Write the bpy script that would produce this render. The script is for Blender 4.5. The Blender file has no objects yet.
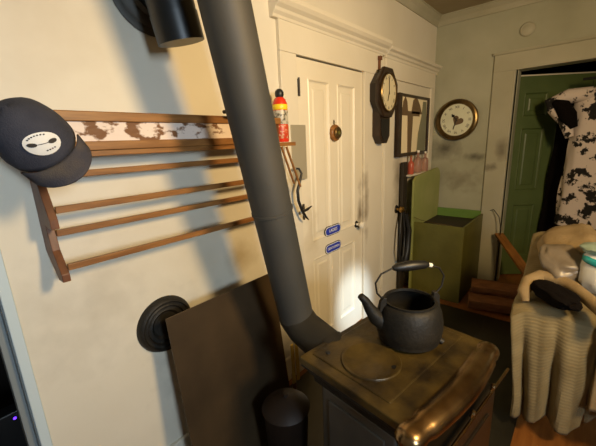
import bpy, bmesh, math, random
from mathutils import Vector, Matrix, noise
PI = math.pi
R = math.radians
random.seed(7)
scene = bpy.context.scene
col = scene.collection
V = Vector

# ------------------------------------------------------------ camera
CH = 1.52
cam_data = bpy.data.cameras.new('camera')
cam = bpy.data.objects.new('camera', cam_data)
col.objects.link(cam)
scene.camera = cam
cam_data.sensor_fit = 'HORIZONTAL'
cam_data.sensor_width = 36.0
cam_data.lens = 330.7 / 596 * 36.0
cam_data.clip_start = 0.02
YAW, PITCH, ROLL = R(48.7), R(-13.67), R(-2.54)
fwd = V((math.sin(YAW) * math.cos(PITCH), math.cos(YAW) * math.cos(PITCH), math.sin(PITCH)))
rt0 = V((math.cos(YAW), -math.sin(YAW), 0))
up0 = rt0.cross(fwd)
rt = math.cos(ROLL) * rt0 + math.sin(ROLL) * up0
up = -math.sin(ROLL) * rt0 + math.cos(ROLL) * up0
m = Matrix((rt, up, -fwd)).transposed().to_4x4()
m.translation = V((0, 0, CH))
cam.matrix_world = m

# ------------------------------------------------------------ world and lights
w = bpy.data.worlds.new('world')
scene.world = w
w.use_nodes = True
w.node_tree.nodes['Background'].inputs[0].default_value = (0.5, 0.42, 0.3, 1)
w.node_tree.nodes['Background'].inputs[1].default_value = 0.015
scene.view_settings.view_transform = 'Standard'
scene.view_settings.look = 'None'
scene.view_settings.gamma = 1
scene.view_settings.use_curve_mapping = False
scene.view_settings.exposure = 0.12


def area(name, loc, target, size, power, color, size_y=None, spread=180):
    l = bpy.data.lights.new(name, 'AREA')
    l.energy = power
    l.color = color
    l.size = size
    if size_y:
        l.shape = 'RECTANGLE'
        l.size_y = size_y
    l.spread = R(spread)
    o = bpy.data.objects.new(name, l)
    col.objects.link(o)
    o.location = loc
    o.rotation_euler = (V(target) - V(loc)).to_track_quat('-Z', 'Y').to_euler()
    return o


area('warm_lamp_light', (0.85, -1.0, 2.15), (2.0, 1.33, 1.65), 0.34, 42, (1.0, 0.69, 0.33), spread=150)
area('window_daylight', (-0.25, -1.9, 1.75), (0.45, 1.33, 1.2), 0.34, 21, (0.72, 0.87, 1.0), 0.6, spread=120)
sp = bpy.data.lights.new('door_patch_spot', 'SPOT')  # added spot without a fixture, for the cool patch low on the door
sp.energy = 480
sp.color = (0.72, 0.86, 1.0)
sp.spot_size = R(13)
sp.spot_blend = 0.9
sp.shadow_soft_size = 0.05
spo = bpy.data.objects.new('door_patch_spot', sp)
col.objects.link(spo)
spo.location = (1.7, -0.9, 2.0)
spo.rotation_euler = (V((2.17, 1.33, 0.2)) - spo.location).to_track_quat('-Z', 'Y').to_euler()


# ------------------------------------------------------------ materials
def mat(name, color, rough=0.6, metal=0.0, var=None, var_scale=6.0, bump=0.0, bump_scale=40.0, spec=None,
        stretch=(1, 1, 1), lo=0.35, hi=0.7, detail=6):
    mt = bpy.data.materials.new(name)
    mt.use_nodes = True
    nt = mt.node_tree
    b = nt.nodes['Principled BSDF']
    b.inputs['Base Color'].default_value = (*color, 1)
    b.inputs['Roughness'].default_value = rough
    b.inputs['Metallic'].default_value = metal
    if spec is not None:
        b.inputs['Specular IOR Level'].default_value = spec
    tc = nt.nodes.new('ShaderNodeTexCoord')
    mp = nt.nodes.new('ShaderNodeMapping')
    mp.inputs['Scale'].default_value = stretch
    nt.links.new(tc.outputs['Object'], mp.inputs[0])
    if var:
        n = nt.nodes.new('ShaderNodeTexNoise')
        n.inputs['Scale'].default_value = var_scale
        n.inputs['Detail'].default_value = detail
        nt.links.new(mp.outputs[0], n.inputs['Vector'])
        r = nt.nodes.new('ShaderNodeValToRGB')
        r.color_ramp.elements[0].position = lo
        r.color_ramp.elements[0].color = (*color, 1)
        r.color_ramp.elements[1].position = hi
        r.color_ramp.elements[1].color = (*var, 1)
        nt.links.new(n.outputs['Fac'], r.inputs[0])
        nt.links.new(r.outputs[0], b.inputs['Base Color'])
        mt['ramp'] = r.name
    if bump:
        n2 = nt.nodes.new('ShaderNodeTexNoise')
        n2.inputs['Scale'].default_value = bump_scale
        n2.inputs['Detail'].default_value = 4
        nt.links.new(mp.outputs[0], n2.inputs['Vector'])
        bp = nt.nodes.new('ShaderNodeBump')
        bp.inputs['Strength'].default_value = bump
        bp.inputs['Distance'].default_value = 0.01
        nt.links.new(n2.outputs['Fac'], bp.inputs['Height'])
        nt.links.new(bp.outputs[0], b.inputs['Normal'])
    return mt


def add_stain(mt, center, radii, color, strength=0.8, nscale=9.0):
    """a sooty or dirty stain: an ellipsoid region broken up by noise, in object coordinates"""
    nt = mt.node_tree
    b = nt.nodes['Principled BSDF']
    src = b.inputs['Base Color'].links[0].from_socket if b.inputs['Base Color'].links else None
    tc = nt.nodes.new('ShaderNodeTexCoord')
    sub = nt.nodes.new('ShaderNodeVectorMath'); sub.operation = 'SUBTRACT'
    sub.inputs[1].default_value = center
    dv = nt.nodes.new('ShaderNodeVectorMath'); dv.operation = 'DIVIDE'
    dv.inputs[1].default_value = radii
    ln = nt.nodes.new('ShaderNodeVectorMath'); ln.operation = 'LENGTH'
    nt.links.new(tc.outputs['Object'], sub.inputs[0])
    nt.links.new(sub.outputs[0], dv.inputs[0])
    nt.links.new(dv.outputs[0], ln.inputs[0])
    n = nt.nodes.new('ShaderNodeTexNoise')
    n.inputs['Scale'].default_value = nscale
    n.inputs['Detail'].default_value = 5
    nt.links.new(tc.outputs['Object'], n.inputs['Vector'])
    ma = nt.nodes.new('ShaderNodeMath'); ma.operation = 'MULTIPLY_ADD'
    nt.links.new(n.outputs['Fac'], ma.inputs[0])
    ma.inputs[1].default_value = 1.6
    nt.links.new(ln.outputs['Value'], ma.inputs[2])
    mr = nt.nodes.new('ShaderNodeMapRange')
    mr.inputs['From Min'].default_value = 0.75
    mr.inputs['From Max'].default_value = 1.65
    mr.inputs['To Min'].default_value = strength
    mr.inputs['To Max'].default_value = 0.0
    nt.links.new(ma.outputs[0], mr.inputs['Value'])
    mx = nt.nodes.new('ShaderNodeMix'); mx.data_type = 'RGBA'
    nt.links.new(mr.outputs[0], mx.inputs['Factor'])
    if src:
        nt.links.new(src, mx.inputs['A'])
    else:
        mx.inputs['A'].default_value = b.inputs['Base Color'].default_value
    mx.inputs['B'].default_value = (*color, 1)
    nt.links.new(mx.outputs['Result'], b.inputs['Base Color'])


M = {}
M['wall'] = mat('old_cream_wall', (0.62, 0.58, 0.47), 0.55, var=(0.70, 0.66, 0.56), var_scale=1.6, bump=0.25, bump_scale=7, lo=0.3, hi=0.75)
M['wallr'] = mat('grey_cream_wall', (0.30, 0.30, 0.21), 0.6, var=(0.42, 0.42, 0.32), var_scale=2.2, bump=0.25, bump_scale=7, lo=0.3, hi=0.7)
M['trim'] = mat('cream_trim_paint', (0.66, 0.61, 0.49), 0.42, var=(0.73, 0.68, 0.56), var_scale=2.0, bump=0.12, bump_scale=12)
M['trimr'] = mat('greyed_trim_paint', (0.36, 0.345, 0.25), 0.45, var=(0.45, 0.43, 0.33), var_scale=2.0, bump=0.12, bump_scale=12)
M['door'] = mat('cream_door_paint', (0.70, 0.64, 0.50), 0.38, var=(0.76, 0.71, 0.58), var_scale=2.4, bump=0.1, bump_scale=9)
M['ceil'] = mat('smoked_ceiling', (0.30, 0.24, 0.14), 0.7, var=(0.36, 0.30, 0.19), var_scale=1.5)
M['floor'] = mat('orange_floorboards', (0.20, 0.07, 0.015), 0.35, var=(0.28, 0.11, 0.025), var_scale=5, stretch=(1, 9, 1), bump=0.1)
M['green'] = mat('green_door_paint', (0.070, 0.105, 0.032), 0.45, var=(0.095, 0.135, 0.045), var_scale=3)
M['greenbox'] = mat('olive_green_paint', (0.078, 0.076, 0.010), 0.5, var=(0.12, 0.115, 0.02), var_scale=4, bump=0.15)
M['boxback'] = mat('sage_green_paint', (0.24, 0.27, 0.08), 0.5, var=(0.30, 0.31, 0.11), var_scale=5)
M['boxin'] = mat('leaf_green_paint', (0.10, 0.20, 0.035), 0.5, var=(0.13, 0.24, 0.05), var_scale=5)
M['darkbrown'] = mat('dark_brown_wood', (0.020, 0.014, 0.007), 0.7)  # plain dark brown for the box fill, box bottom and upright strip
M['blackdoor'] = mat('black_void_paint', (0.008, 0.007, 0.006), 0.8)
M['pipe'] = mat('stovepipe_black', (0.045, 0.047, 0.045), 0.62, 0.2, var=(0.07, 0.064, 0.052), var_scale=3, bump=0.03)
M['cast'] = mat('cast_iron', (0.010, 0.0095, 0.008), 0.58, 0.3, var=(0.024, 0.020, 0.014), var_scale=9, bump=0.25, bump_scale=60)
M['gloss'] = mat('glossy_black_pipe', (0.005, 0.006, 0.007), 0.4, 0.0)
M['stovetop'] = mat('rusty_iron_top', (0.024, 0.015, 0.005), 0.4, 0.35, var=(0.12, 0.078, 0.018), var_scale=8, bump=0.2, bump_scale=50)
M['nickel'] = mat('worn_nickel', (0.38, 0.26, 0.13), 0.27, 1.0, var=(0.22, 0.13, 0.06), var_scale=14, bump=0.06, bump_scale=25)
M['stoveside'] = mat('grey_stove_side', (0.09, 0.085, 0.07), 0.4, 0.5, var=(0.13, 0.12, 0.10), var_scale=5)
M['shield'] = mat('brown_sheet_metal', (0.050, 0.034, 0.019), 0.42, 0.45, var=(0.10, 0.066, 0.034), var_scale=3.5, lo=0.3, hi=0.75)
M['wood'] = mat('orange_brown_wood', (0.18, 0.072, 0.016), 0.45, var=(0.30, 0.135, 0.035), var_scale=8, stretch=(1, 8, 8))
M['wooddk'] = mat('dark_stained_wood', (0.10, 0.035, 0.012), 0.45, var=(0.17, 0.06, 0.02), var_scale=8, stretch=(6, 6, 1))
M['clockwood'] = mat('clock_case_wood', (0.016, 0.009, 0.005), 0.35, var=(0.034, 0.018, 0.009), var_scale=10)
M['face'] = mat('clock_face_paper', (0.60, 0.53, 0.34), 0.5, var=(0.68, 0.61, 0.41), var_scale=8)
M['faceg'] = mat('clock_face_pale', (0.66, 0.67, 0.50), 0.5, var=(0.74, 0.75, 0.58), var_scale=8)
M['brass'] = mat('brass', (0.55, 0.33, 0.10), 0.3, 1.0)
M['brassold'] = mat('aged_brass_rim', (0.10, 0.065, 0.028), 0.28, 0.85, var=(0.26, 0.175, 0.07), var_scale=7)
M['black'] = mat('black_paint', (0.008, 0.008, 0.008), 0.45)
M['ink'] = mat('ink', (0.03, 0.025, 0.02), 0.6)
M['navy'] = mat('navy_cotton', (0.030, 0.033, 0.050), 0.9, var=(0.042, 0.045, 0.064), var_scale=25, bump=0.3, bump_scale=300)
M['billfab'] = mat('faded_bill_cotton', (0.045, 0.043, 0.056), 0.9, var=(0.10, 0.08, 0.06), var_scale=14, bump=0.3, bump_scale=300, lo=0.45, hi=0.8)
M['white'] = mat('white_patch', (0.75, 0.75, 0.72), 0.6)
M['red'] = mat('red_enamel', (0.65, 0.035, 0.012), 0.3)
M['yellow'] = mat('yellow_band', (0.85, 0.62, 0.02), 0.4)
M['label'] = mat('grey_printed_label', (0.10, 0.09, 0.06), 0.4, var=(0.50, 0.46, 0.36), var_scale=60, lo=0.42, hi=0.55)
M['redlabel'] = mat('red_printed_label', (0.5, 0.05, 0.015), 0.4, var=(0.6, 0.35, 0.2), var_scale=70, lo=0.52, hi=0.62)
M['blue'] = mat('blue_enamel', (0.025, 0.05, 0.42), 0.3)
M['porc'] = mat('white_porcelain', (0.80, 0.77, 0.68), 0.15)
M['greyplate'] = mat('grey_tin', (0.42, 0.38, 0.28), 0.4, 0.3)
M['blanket'] = mat('cream_knit', (0.20, 0.155, 0.075), 0.95, var=(0.26, 0.21, 0.11), var_scale=9)
M['beige'] = mat('beige_cloth', (0.25, 0.175, 0.085), 0.95, var=(0.34, 0.25, 0.13), var_scale=9, bump=0.3, bump_scale=60)
M['darkcloth'] = mat('black_cloth', (0.005, 0.0035, 0.003), 1.0, bump=0.4, bump_scale=60)
M['plasticw'] = mat('white_plastic', (0.72, 0.74, 0.72), 0.25)
M['teal'] = mat('teal_plastic', (0.02, 0.30, 0.32), 0.25)
M['paleg'] = mat('pale_green_plastic', (0.30, 0.40, 0.33), 0.25)
M['bag'] = mat('grey_plastic_film', (0.15, 0.12, 0.085), 0.35, var=(0.24, 0.20, 0.15), var_scale=8, bump=0.3, bump_scale=16)
M['pinkglass'] = mat('pink_glass', (0.60, 0.36, 0.28), 0.12)
M['pinkglass'].node_tree.nodes['Principled BSDF'].inputs['Transmission Weight'].default_value = 0.6
M['firedoor'] = mat('dark_fire_door', (0.016, 0.011, 0.006), 0.35, 0.4, var=(0.03, 0.02, 0.011), var_scale=5)
M['elbow'] = mat('dark_elbow_metal', (0.016, 0.015, 0.012), 0.6, 0.2, var=(0.028, 0.024, 0.016), var_scale=5)  # darker than the pipe metal, for the bottom elbow
M['redglass'] = mat('red_glass', (0.42, 0.09, 0.05), 0.15)
M['darkcloth'].node_tree.nodes['Principled BSDF'].inputs['Specular IOR Level'].default_value = 0.1
M['log'] = mat('split_firewood', (0.17, 0.065, 0.02), 0.85, var=(0.26, 0.11, 0.035), var_scale=10, bump=0.6, bump_scale=25, stretch=(1, 4, 4))
M['bark'] = mat('bark', (0.05, 0.025, 0.012), 0.9, bump=0.8, bump_scale=30)
M['hearth'] = mat('hearth_sheet_metal', (0.03, 0.027, 0.018), 0.35, 0.5, var=(0.05, 0.044, 0.03), var_scale=2.5)
M['scuttle'] = mat('copper_brown_metal', (0.018, 0.010, 0.006), 0.55, 0.3, var=(0.03, 0.017, 0.010), var_scale=6)
M['jamb'] = mat('grey_blue_jamb', (0.20, 0.23, 0.24), 0.5)
M['paintedboard'] = mat('flaking_pink_white_paint', (0.74, 0.62, 0.54), 0.6, var=(0.16, 0.065, 0.02), var_scale=16, stretch=(1, 1, 1.6), lo=0.50, hi=0.56, bump=0.3)
M['mirror'] = mat('framed_pane_backing', (0.85, 0.74, 0.50), 0.5)
M['figure'] = mat('brown_figures', (0.14, 0.09, 0.045), 0.5)
M['figgrey'] = mat('grey_green_figures', (0.20, 0.20, 0.13), 0.5)
M['ledm'] = mat('violet_led', (0.1, 0.03, 0.9), 0.4)
M['ledm'].node_tree.nodes['Principled BSDF'].inputs['Emission Color'].default_value = (0.12, 0.03, 1, 1)
M['ledm'].node_tree.nodes['Principled BSDF'].inputs['Emission Strength'].default_value = 3.0
M['cooltrim'] = mat('cool_lit_trim', (0.52, 0.62, 0.66), 0.4)  # cool daylight tint painted into the left casing colour
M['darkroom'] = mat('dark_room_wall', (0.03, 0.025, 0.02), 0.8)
M['broomy'] = mat('straw_yellow', (0.50, 0.33, 0.06), 0.5)
M['glassday'] = mat('window_glass', (0.8, 0.85, 0.9), 0.1)
M['shade'] = mat('lamp_shade_linen', (0.7, 0.6, 0.4), 0.8)

SOOT = (0.05, 0.038, 0.02)
for k in ('door', 'trim'):
    pass


def cow_material():
    mt = bpy.data.materials.new('cow_print_fleece')
    mt.use_nodes = True
    nt = mt.node_tree
    b = nt.nodes['Principled BSDF']
    b.inputs['Roughness'].default_value = 0.95
    tc = nt.nodes.new('ShaderNodeTexCoord')
    n = nt.nodes.new('ShaderNodeTexNoise')
    n.inputs['Scale'].default_value = 9.0
    n.inputs['Detail'].default_value = 5
    n.inputs['Roughness'].default_value = 0.62
    nt.links.new(tc.outputs['Object'], n.inputs['Vector'])
    r = nt.nodes.new('ShaderNodeValToRGB')
    r.color_ramp.elements[0].position = 0.515
    r.color_ramp.elements[0].color = (0.62, 0.54, 0.50, 1)
    r.color_ramp.elements[1].position = 0.545
    r.color_ramp.elements[1].color = (0.008, 0.007, 0.007, 1)
    nt.links.new(n.outputs['Fac'], r.inputs[0])
    nt.links.new(r.outputs[0], b.inputs['Base Color'])
    return mt


M['cow'] = cow_material()


def knit_bump(mt, scale=55):
    nt = mt.node_tree
    b = nt.nodes['Principled BSDF']
    tc = nt.nodes.new('ShaderNodeTexCoord')
    wv = nt.nodes.new('ShaderNodeTexWave')
    wv.bands_direction = 'Z'
    wv.inputs['Scale'].default_value = 19
    wv.inputs['Distortion'].default_value = 0.8
    nt.links.new(tc.outputs['UV'], wv.inputs['Vector'])
    mp = nt.nodes.new('ShaderNodeMapping')
    mp.inputs['Rotation'].default_value = (0, R(90), 0)
    wv.bands_direction = 'Y'
    bp = nt.nodes.new('ShaderNodeBump')
    bp.inputs['Strength'].default_value = 0.3
    bp.inputs['Distance'].default_value = 0.003
    nt.links.new(wv.outputs['Fac'], bp.inputs['Height'])
    nt.links.new(bp.outputs[0], b.inputs['Normal'])


knit_bump(M['blanket'])


# ------------------------------------------------------------ mesh helpers
def link(name, bm, m_, parent=None, loc=(0, 0, 0), rot=(0, 0, 0), smooth=False, bevel=0.0, recalc=True, kind=None, label=None):
    if recalc:
        bmesh.ops.recalc_face_normals(bm, faces=bm.faces[:])
    me = bpy.data.meshes.new(name)
    bm.to_mesh(me)
    bm.free()
    ms = m_ if isinstance(m_, (list, tuple)) else [m_]
    for x in ms:
        me.materials.append(M[x])
    if smooth:
        for p in me.polygons:
            p.use_smooth = True
        try:
            me.set_sharp_from_angle(angle=R(40))
        except Exception:
            pass
    o = bpy.data.objects.new(name, me)
    col.objects.link(o)
    o.location = loc
    o.rotation_euler = rot
    if parent:
        o.parent = parent
    if bevel:
        bv = o.modifiers.new('bevel', 'BEVEL')
        bv.width = bevel
        bv.segments = 2
        bv.limit_method = 'ANGLE'
        bv.angle_limit = R(35)
    if kind:
        o['kind'] = kind
    if label:
        o['label'] = label
    return o


def box(bm, lo, hi, rot=None, mi=0):
    lo, hi = V(lo), V(hi)
    c = (lo + hi) / 2
    s = hi - lo
    mt = Matrix.Translation(c)
    if rot is not None:
        mt = mt @ rot
    r = bmesh.ops.create_cube(bm, size=1.0, matrix=mt @ Matrix.Diagonal((s.x, s.y, s.z, 1)))
    if mi:
        for v in r['verts']:
            for f in v.link_faces:
                f.material_index = mi
    return r['verts']


def tube(bm, pts, rad, seg=12, caps=True, flat=1.0):
    """swept tube through pts; rad number or list"""
    pts = [V(p) for p in pts]
    n = len(pts)
    if not isinstance(rad, (list, tuple)):
        rad = [rad] * n
    t0 = (pts[1] - pts[0]).normalized()
    ref = V((0, 0, 1)) if abs(t0.z) < 0.9 else V((0, 1, 0))
    u = t0.cross(ref).normalized()
    rings = []
    for i in range(n):
        if i == 0:
            t = pts[1] - pts[0]
        elif i == n - 1:
            t = pts[-1] - pts[-2]
        else:
            t = (pts[i + 1] - pts[i]).normalized() + (pts[i] - pts[i - 1]).normalized()
        t.normalize()
        u = (u - t * u.dot(t)).normalized()
        vv = t.cross(u)
        rings.append([bm.verts.new(pts[i] + rad[i] * (math.cos(2 * PI * k / seg) * u + flat * math.sin(2 * PI * k / seg) * vv)) for k in range(seg)])
    for a, b in zip(rings, rings[1:]):
        for k in range(seg):
            bm.faces.new((a[k], a[(k + 1) % seg], b[(k + 1) % seg], b[k]))
    if caps:
        bm.faces.new(list(reversed(rings[0])))
        bm.faces.new(rings[-1])
    return rings


def lathe(bm, prof, seg=32, M4=None, close=False):
    """prof list of (r,z) revolve about local z"""
    M4 = M4 or Matrix.Identity(4)
    rings = []
    for r, z in prof:
        if r < 1e-5:
            rings.append([bm.verts.new(M4 @ V((0, 0, z)))])
        else:
            rings.append([bm.verts.new(M4 @ V((r * math.cos(2 * PI * k / seg), r * math.sin(2 * PI * k / seg), z))) for k in range(seg)])
    pr = list(zip(rings, rings[1:]))
    if close:
        pr.append((rings[-1], rings[0]))
    for a, b in pr:
        for k in range(seg):
            k2 = (k + 1) % seg
            if len(a) == 1 and len(b) == 1:
                continue
            if len(a) == 1:
                bm.faces.new((a[0], b[k2], b[k]))
            elif len(b) == 1:
                bm.faces.new((a[k], a[k2], b[0]))
            else:
                bm.faces.new((a[k], a[k2], b[k2], b[k]))


def prism(bm, pts, axis, a, b):
    """extrude a 2D polygon; axis 'x': pts are (y,z); 'y': (x,z); 'z': (x,y)"""
    def mk(p, t):
        return V({'x': (t, p[0], p[1]), 'y': (p[0], t, p[1]), 'z': (p[0], p[1], t)}[axis])
    A = [bm.verts.new(mk(p, a)) for p in pts]
    B = [bm.verts.new(mk(p, b)) for p in pts]
    bm.faces.new(A)
    bm.faces.new(list(reversed(B)))
    n = len(pts)
    for i in range(n):
        bm.faces.new((A[i], A[(i + 1) % n], B[(i + 1) % n], B[i]))


def B():
    return bmesh.new()


def empty(name, loc, label, cat, rotz=0.0, group=None):
    o = bpy.data.objects.new(name, None)
    col.objects.link(o)
    o.empty_display_size = 0.05
    o.location = loc
    o.rotation_euler = (0, 0, rotz)
    o['label'] = label
    o['category'] = cat
    if group:
        o['group'] = group
    return o


def tag(o, label, cat, group=None):
    o['label'] = label
    o['category'] = cat
    if group:
        o['group'] = group
    return o


def quick(name, m_, fn, parent=None, **kw):
    bm = B()
    fn(bm)
    return link(name, bm, m_, parent, **kw)


def text_mesh(name, body, size, m_, parent, mat4, extrude=0.0006):
    cu = bpy.data.curves.new(name, 'FONT')
    cu.body = body
    cu.size = size
    cu.align_x = 'CENTER'
    cu.align_y = 'CENTER'
    cu.extrude = extrude
    tmp = bpy.data.objects.new(name + '_tmp', cu)
    col.objects.link(tmp)
    dg = bpy.context.evaluated_depsgraph_get()
    me = bpy.data.meshes.new_from_object(tmp.evaluated_get(dg))
    bpy.data.objects.remove(tmp)
    me.transform(mat4)
    me.materials.clear()
    me.materials.append(M[m_])
    o = bpy.data.objects.new(name, me)
    col.objects.link(o)
    o.parent = parent
    return o


def S(name, m_, fn, **kw):
    return quick(name, m_, fn, kind='structure', **kw)


# ------------------------------------------------------------ setting
WY, WX = 1.33, 3.79
CZ = 2.68
XL, YR = -1.3, -2.5
DX0, DX1, DZ = 1.538, 2.30, 2.0      # white door
LX = 0.10                            # left doorway edge


def wb(bm):
    box(bm, (LX, WY, 0), (DX0 - 0.02, WY + 0.12, CZ))
    box(bm, (DX0 - 0.02, WY, DZ + 0.02), (DX1 + 0.02, WY + 0.12, CZ))
    box(bm, (DX1 + 0.02, WY, 0), (WX + 0.12, WY + 0.12, CZ))
    box(bm, (XL, WY, 2.1), (LX, WY + 0.12, CZ))
    box(bm, (XL - 0.1, WY, 0), (-0.75, WY + 0.12, 2.1))


add_stain(M['wall'], (0.75, 1.33, 1.12), (0.6, 0.3, 0.5), (0.50, 0.44, 0.32), 0.5, 5)
add_stain(M['wall'], (0.35, 1.33, 1.95), (0.45, 0.3, 0.3), (0.40, 0.32, 0.22), 0.3, 7)
add_stain(M['wall'], (0.75, 1.33, 0.55), (0.3, 0.3, 0.4), (0.30, 0.27, 0.22), 0.35, 16)
add_stain(M['wall'], (0.32, 1.33, 0.95), (0.3, 0.3, 0.3), (0.33, 0.30, 0.24), 0.3, 14)
add_stain(M['wall'], (1.05, 1.33, 0.95), (0.16, 0.2, 0.12), (0.30, 0.22, 0.10), 0.6, 8)
S('wall_back', 'wall', wb)
RY = 0.597                            # right doorway edge nearer corner
RZ = 2.076
add_stain(M['wallr'], (3.79, 1.18, 1.38), (0.4, 0.26, 0.16), (0.04, 0.033, 0.02), 0.85, 6)
add_stain(M['wallr'], (3.79, 0.88, 1.30), (0.3, 0.14, 0.07), (0.04, 0.033, 0.02), 0.8, 11)
add_stain(M['wallr'], (3.79, 1.0, 1.05), (0.3, 0.32, 0.18), (0.16, 0.14, 0.09), 0.6, 12)


def wr(bm):
    box(bm, (WX, RY - 0.02, 0), (WX + 0.14, WY + 0.12, CZ))
    box(bm, (WX, -0.35, RZ + 0.02), (WX + 0.14, RY - 0.02, CZ))
    box(bm, (WX, YR, 0), (WX + 0.14, -0.35, CZ))


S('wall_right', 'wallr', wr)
S('wall_rear', 'wall', lambda bm: (box(bm, (XL - 0.1, YR - 0.12, 0), (WX + 0.14, YR, 1.0)), box(bm, (XL - 0.1, YR - 0.12, 2.15), (WX + 0.14, YR, CZ)), box(bm, (XL - 0.1, YR - 0.12, 1.0), (-0.85, YR, 2.15)), box(bm, (0.15, YR - 0.12, 1.0), (WX + 0.14, YR, 2.15))))
S('wall_left', 'wall', lambda bm: box(bm, (XL - 0.12, YR - 0.12, 0), (XL, WY + 0.12, CZ)))
S('ceiling', 'ceil', lambda bm: box(bm, (XL - 0.12, YR - 0.12, CZ), (WX + 0.14, WY + 0.12, CZ + 0.1)))
S('floor', 'floor', lambda bm: box(bm, (XL - 0.12, YR - 0.12, -0.08), (6.0, 3.6, 0)))
win = S('window_1', 'trim', lambda bm: (box(bm, (-0.93, YR, 0.93), (-0.85, YR + 0.03, 2.22)), box(bm, (0.15, YR, 0.93), (0.23, YR + 0.03, 2.22)), box(bm, (-0.85, YR, 2.15), (0.15, YR + 0.03, 2.22)), box(bm, (-0.85, YR, 0.93), (0.15, YR + 0.05, 1.0)), box(bm, (-0.85, YR - 0.07, 1.56), (0.15, YR - 0.03, 1.60))))
quick('pane', 'glassday', lambda bm: box(bm, (-0.85, YR - 0.06, 1.0), (0.15, YR - 0.05, 2.15)), win)


# crown moulding
def crown_prof(s):
    return [(0, 0), (0, -0.085), (0.012 * s, -0.085), (0.018 * s, -0.07), (0.03 * s, -0.045), (0.052 * s, -0.022), (0.058 * s, -0.012), (0.066 * s, -0.010), (0.066 * s, 0)]


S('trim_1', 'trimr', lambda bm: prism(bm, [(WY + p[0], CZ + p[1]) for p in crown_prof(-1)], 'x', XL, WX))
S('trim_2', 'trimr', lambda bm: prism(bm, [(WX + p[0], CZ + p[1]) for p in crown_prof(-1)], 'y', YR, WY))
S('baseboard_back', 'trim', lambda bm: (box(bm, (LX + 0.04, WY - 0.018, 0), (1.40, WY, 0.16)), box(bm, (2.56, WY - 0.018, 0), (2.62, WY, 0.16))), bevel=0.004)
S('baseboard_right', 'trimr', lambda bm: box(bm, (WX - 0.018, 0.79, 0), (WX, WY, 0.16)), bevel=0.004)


# casing round the white door, with entablature
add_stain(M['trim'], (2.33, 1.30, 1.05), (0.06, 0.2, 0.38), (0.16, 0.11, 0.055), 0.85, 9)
add_stain(M['trim'], (1.47, 1.3, 1.32), (0.10, 0.2, 0.2), (0.3, 0.24, 0.14), 0.5, 9)


def casing(bm):
    y = WY - 0.022
    box(bm, (1.405, y, 0), (DX0, WY, 1.9995))
    box(bm, (DX1, y, 0), (2.57, WY, 1.9995))
    box(bm, (1.405, y - 0.001, 2.0), (2.57, WY, 2.16))
    # jamb lining
    box(bm, (DX0 - 0.02, WY, 0), (DX0, WY + 0.12, 2.02))
    box(bm, (DX1, WY, 0), (DX1 + 0.02, WY + 0.12, 2.02))
    box(bm, (DX0 - 0.02, WY, DZ), (DX1 + 0.02, WY + 0.12, DZ + 0.02))
    prism(bm, [(WY, 2.15), (y - 0.004, 2.15), (y - 0.008, 2.165), (y - 0.022, 2.178), (y - 0.028, 2.192), (y - 0.048, 2.205), (y - 0.062, 2.222), (y - 0.064, 2.245), (WY, 2.245)], 'x', 1.36, 2.61)


S('trim_3', 'trim', casing, bevel=0.003)


def casing2(bm):
    y = WY - 0.022
    box(bm, (2.64, y, 0), (2.79, WY, 2.0))
    box(bm, (3.66, y, 0), (3.76, WY, 2.0))
    box(bm, (2.64, y - 0.001, 2.0), (3.76, WY, 2.15))
    prism(bm, [(WY, 2.14), (y - 0.004, 2.14), (y - 0.010, 2.16), (y - 0.022, 2.168), (y - 0.03, 2.185), (y - 0.05, 2.195), (y - 0.058, 2.215), (WY, 2.215)], 'x', 2.62, WX)
    box(bm, (2.79, WY - 0.006, 0.0), (3.66, WY, 2.0))


add_stain(M['trim'], (2.95, 1.30, 1.15), (0.14, 0.2, 0.5), (0.14, 0.10, 0.05), 0.7, 6)
S('trim_4', 'trim', casing2, bevel=0.003)
# left doorway
S('trim_5', 'cooltrim', lambda bm: (box(bm, (LX - 0.002, WY - 0.012, 0), (LX + 0.028, WY, 2.1)), box(bm, (-0.75, WY - 0.013, 2.1), (LX + 0.032, WY, 2.14))), bevel=0.003)
S('trim_6', 'jamb', lambda bm: (box(bm, (LX - 0.006, WY, 0), (LX, WY + 0.12, 2.1)), box(bm, (LX - 0.030, WY + 0.03, 0), (LX - 0.006, WY + 0.10, 2.09))), bevel=0.004)


# right doorway casing
def casing3(bm):
    x = WX - 0.022
    box(bm, (x, RY, 0), (WX, RY + 0.18, RZ))
    box(bm, (x, -0.53, 0), (WX, -0.35, RZ))
    box(bm, (x - 0.001, -0.53, RZ), (WX, RY + 0.18, 2.225))
    prism(bm, [(x, 2.22), (x - 0.012, 2.225), (x - 0.02, 2.245), (WX, 2.245)], 'y', -0.55, RY + 0.19)
    box(bm, (WX, RY - 0.018, 0), (WX + 0.14, RY, RZ + 0.02))
    box(bm, (WX, -0.35, RZ), (WX + 0.14, RY, RZ + 0.02))
    box(bm, (WX, -0.37, 0), (WX + 0.14, -0.35, RZ + 0.02))


add_stain(M['trimr'], (3.77, 0.64, 1.36), (0.2, 0.09, 0.16), (0.10, 0.08, 0.05), 0.8, 7)
add_stain(M['trimr'], (3.77, 0.72, 1.2), (0.2, 0.1, 0.06), (0.06, 0.05, 0.03), 0.8, 14)
S('trim_7', 'trimr', casing3, bevel=0.003)
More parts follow.
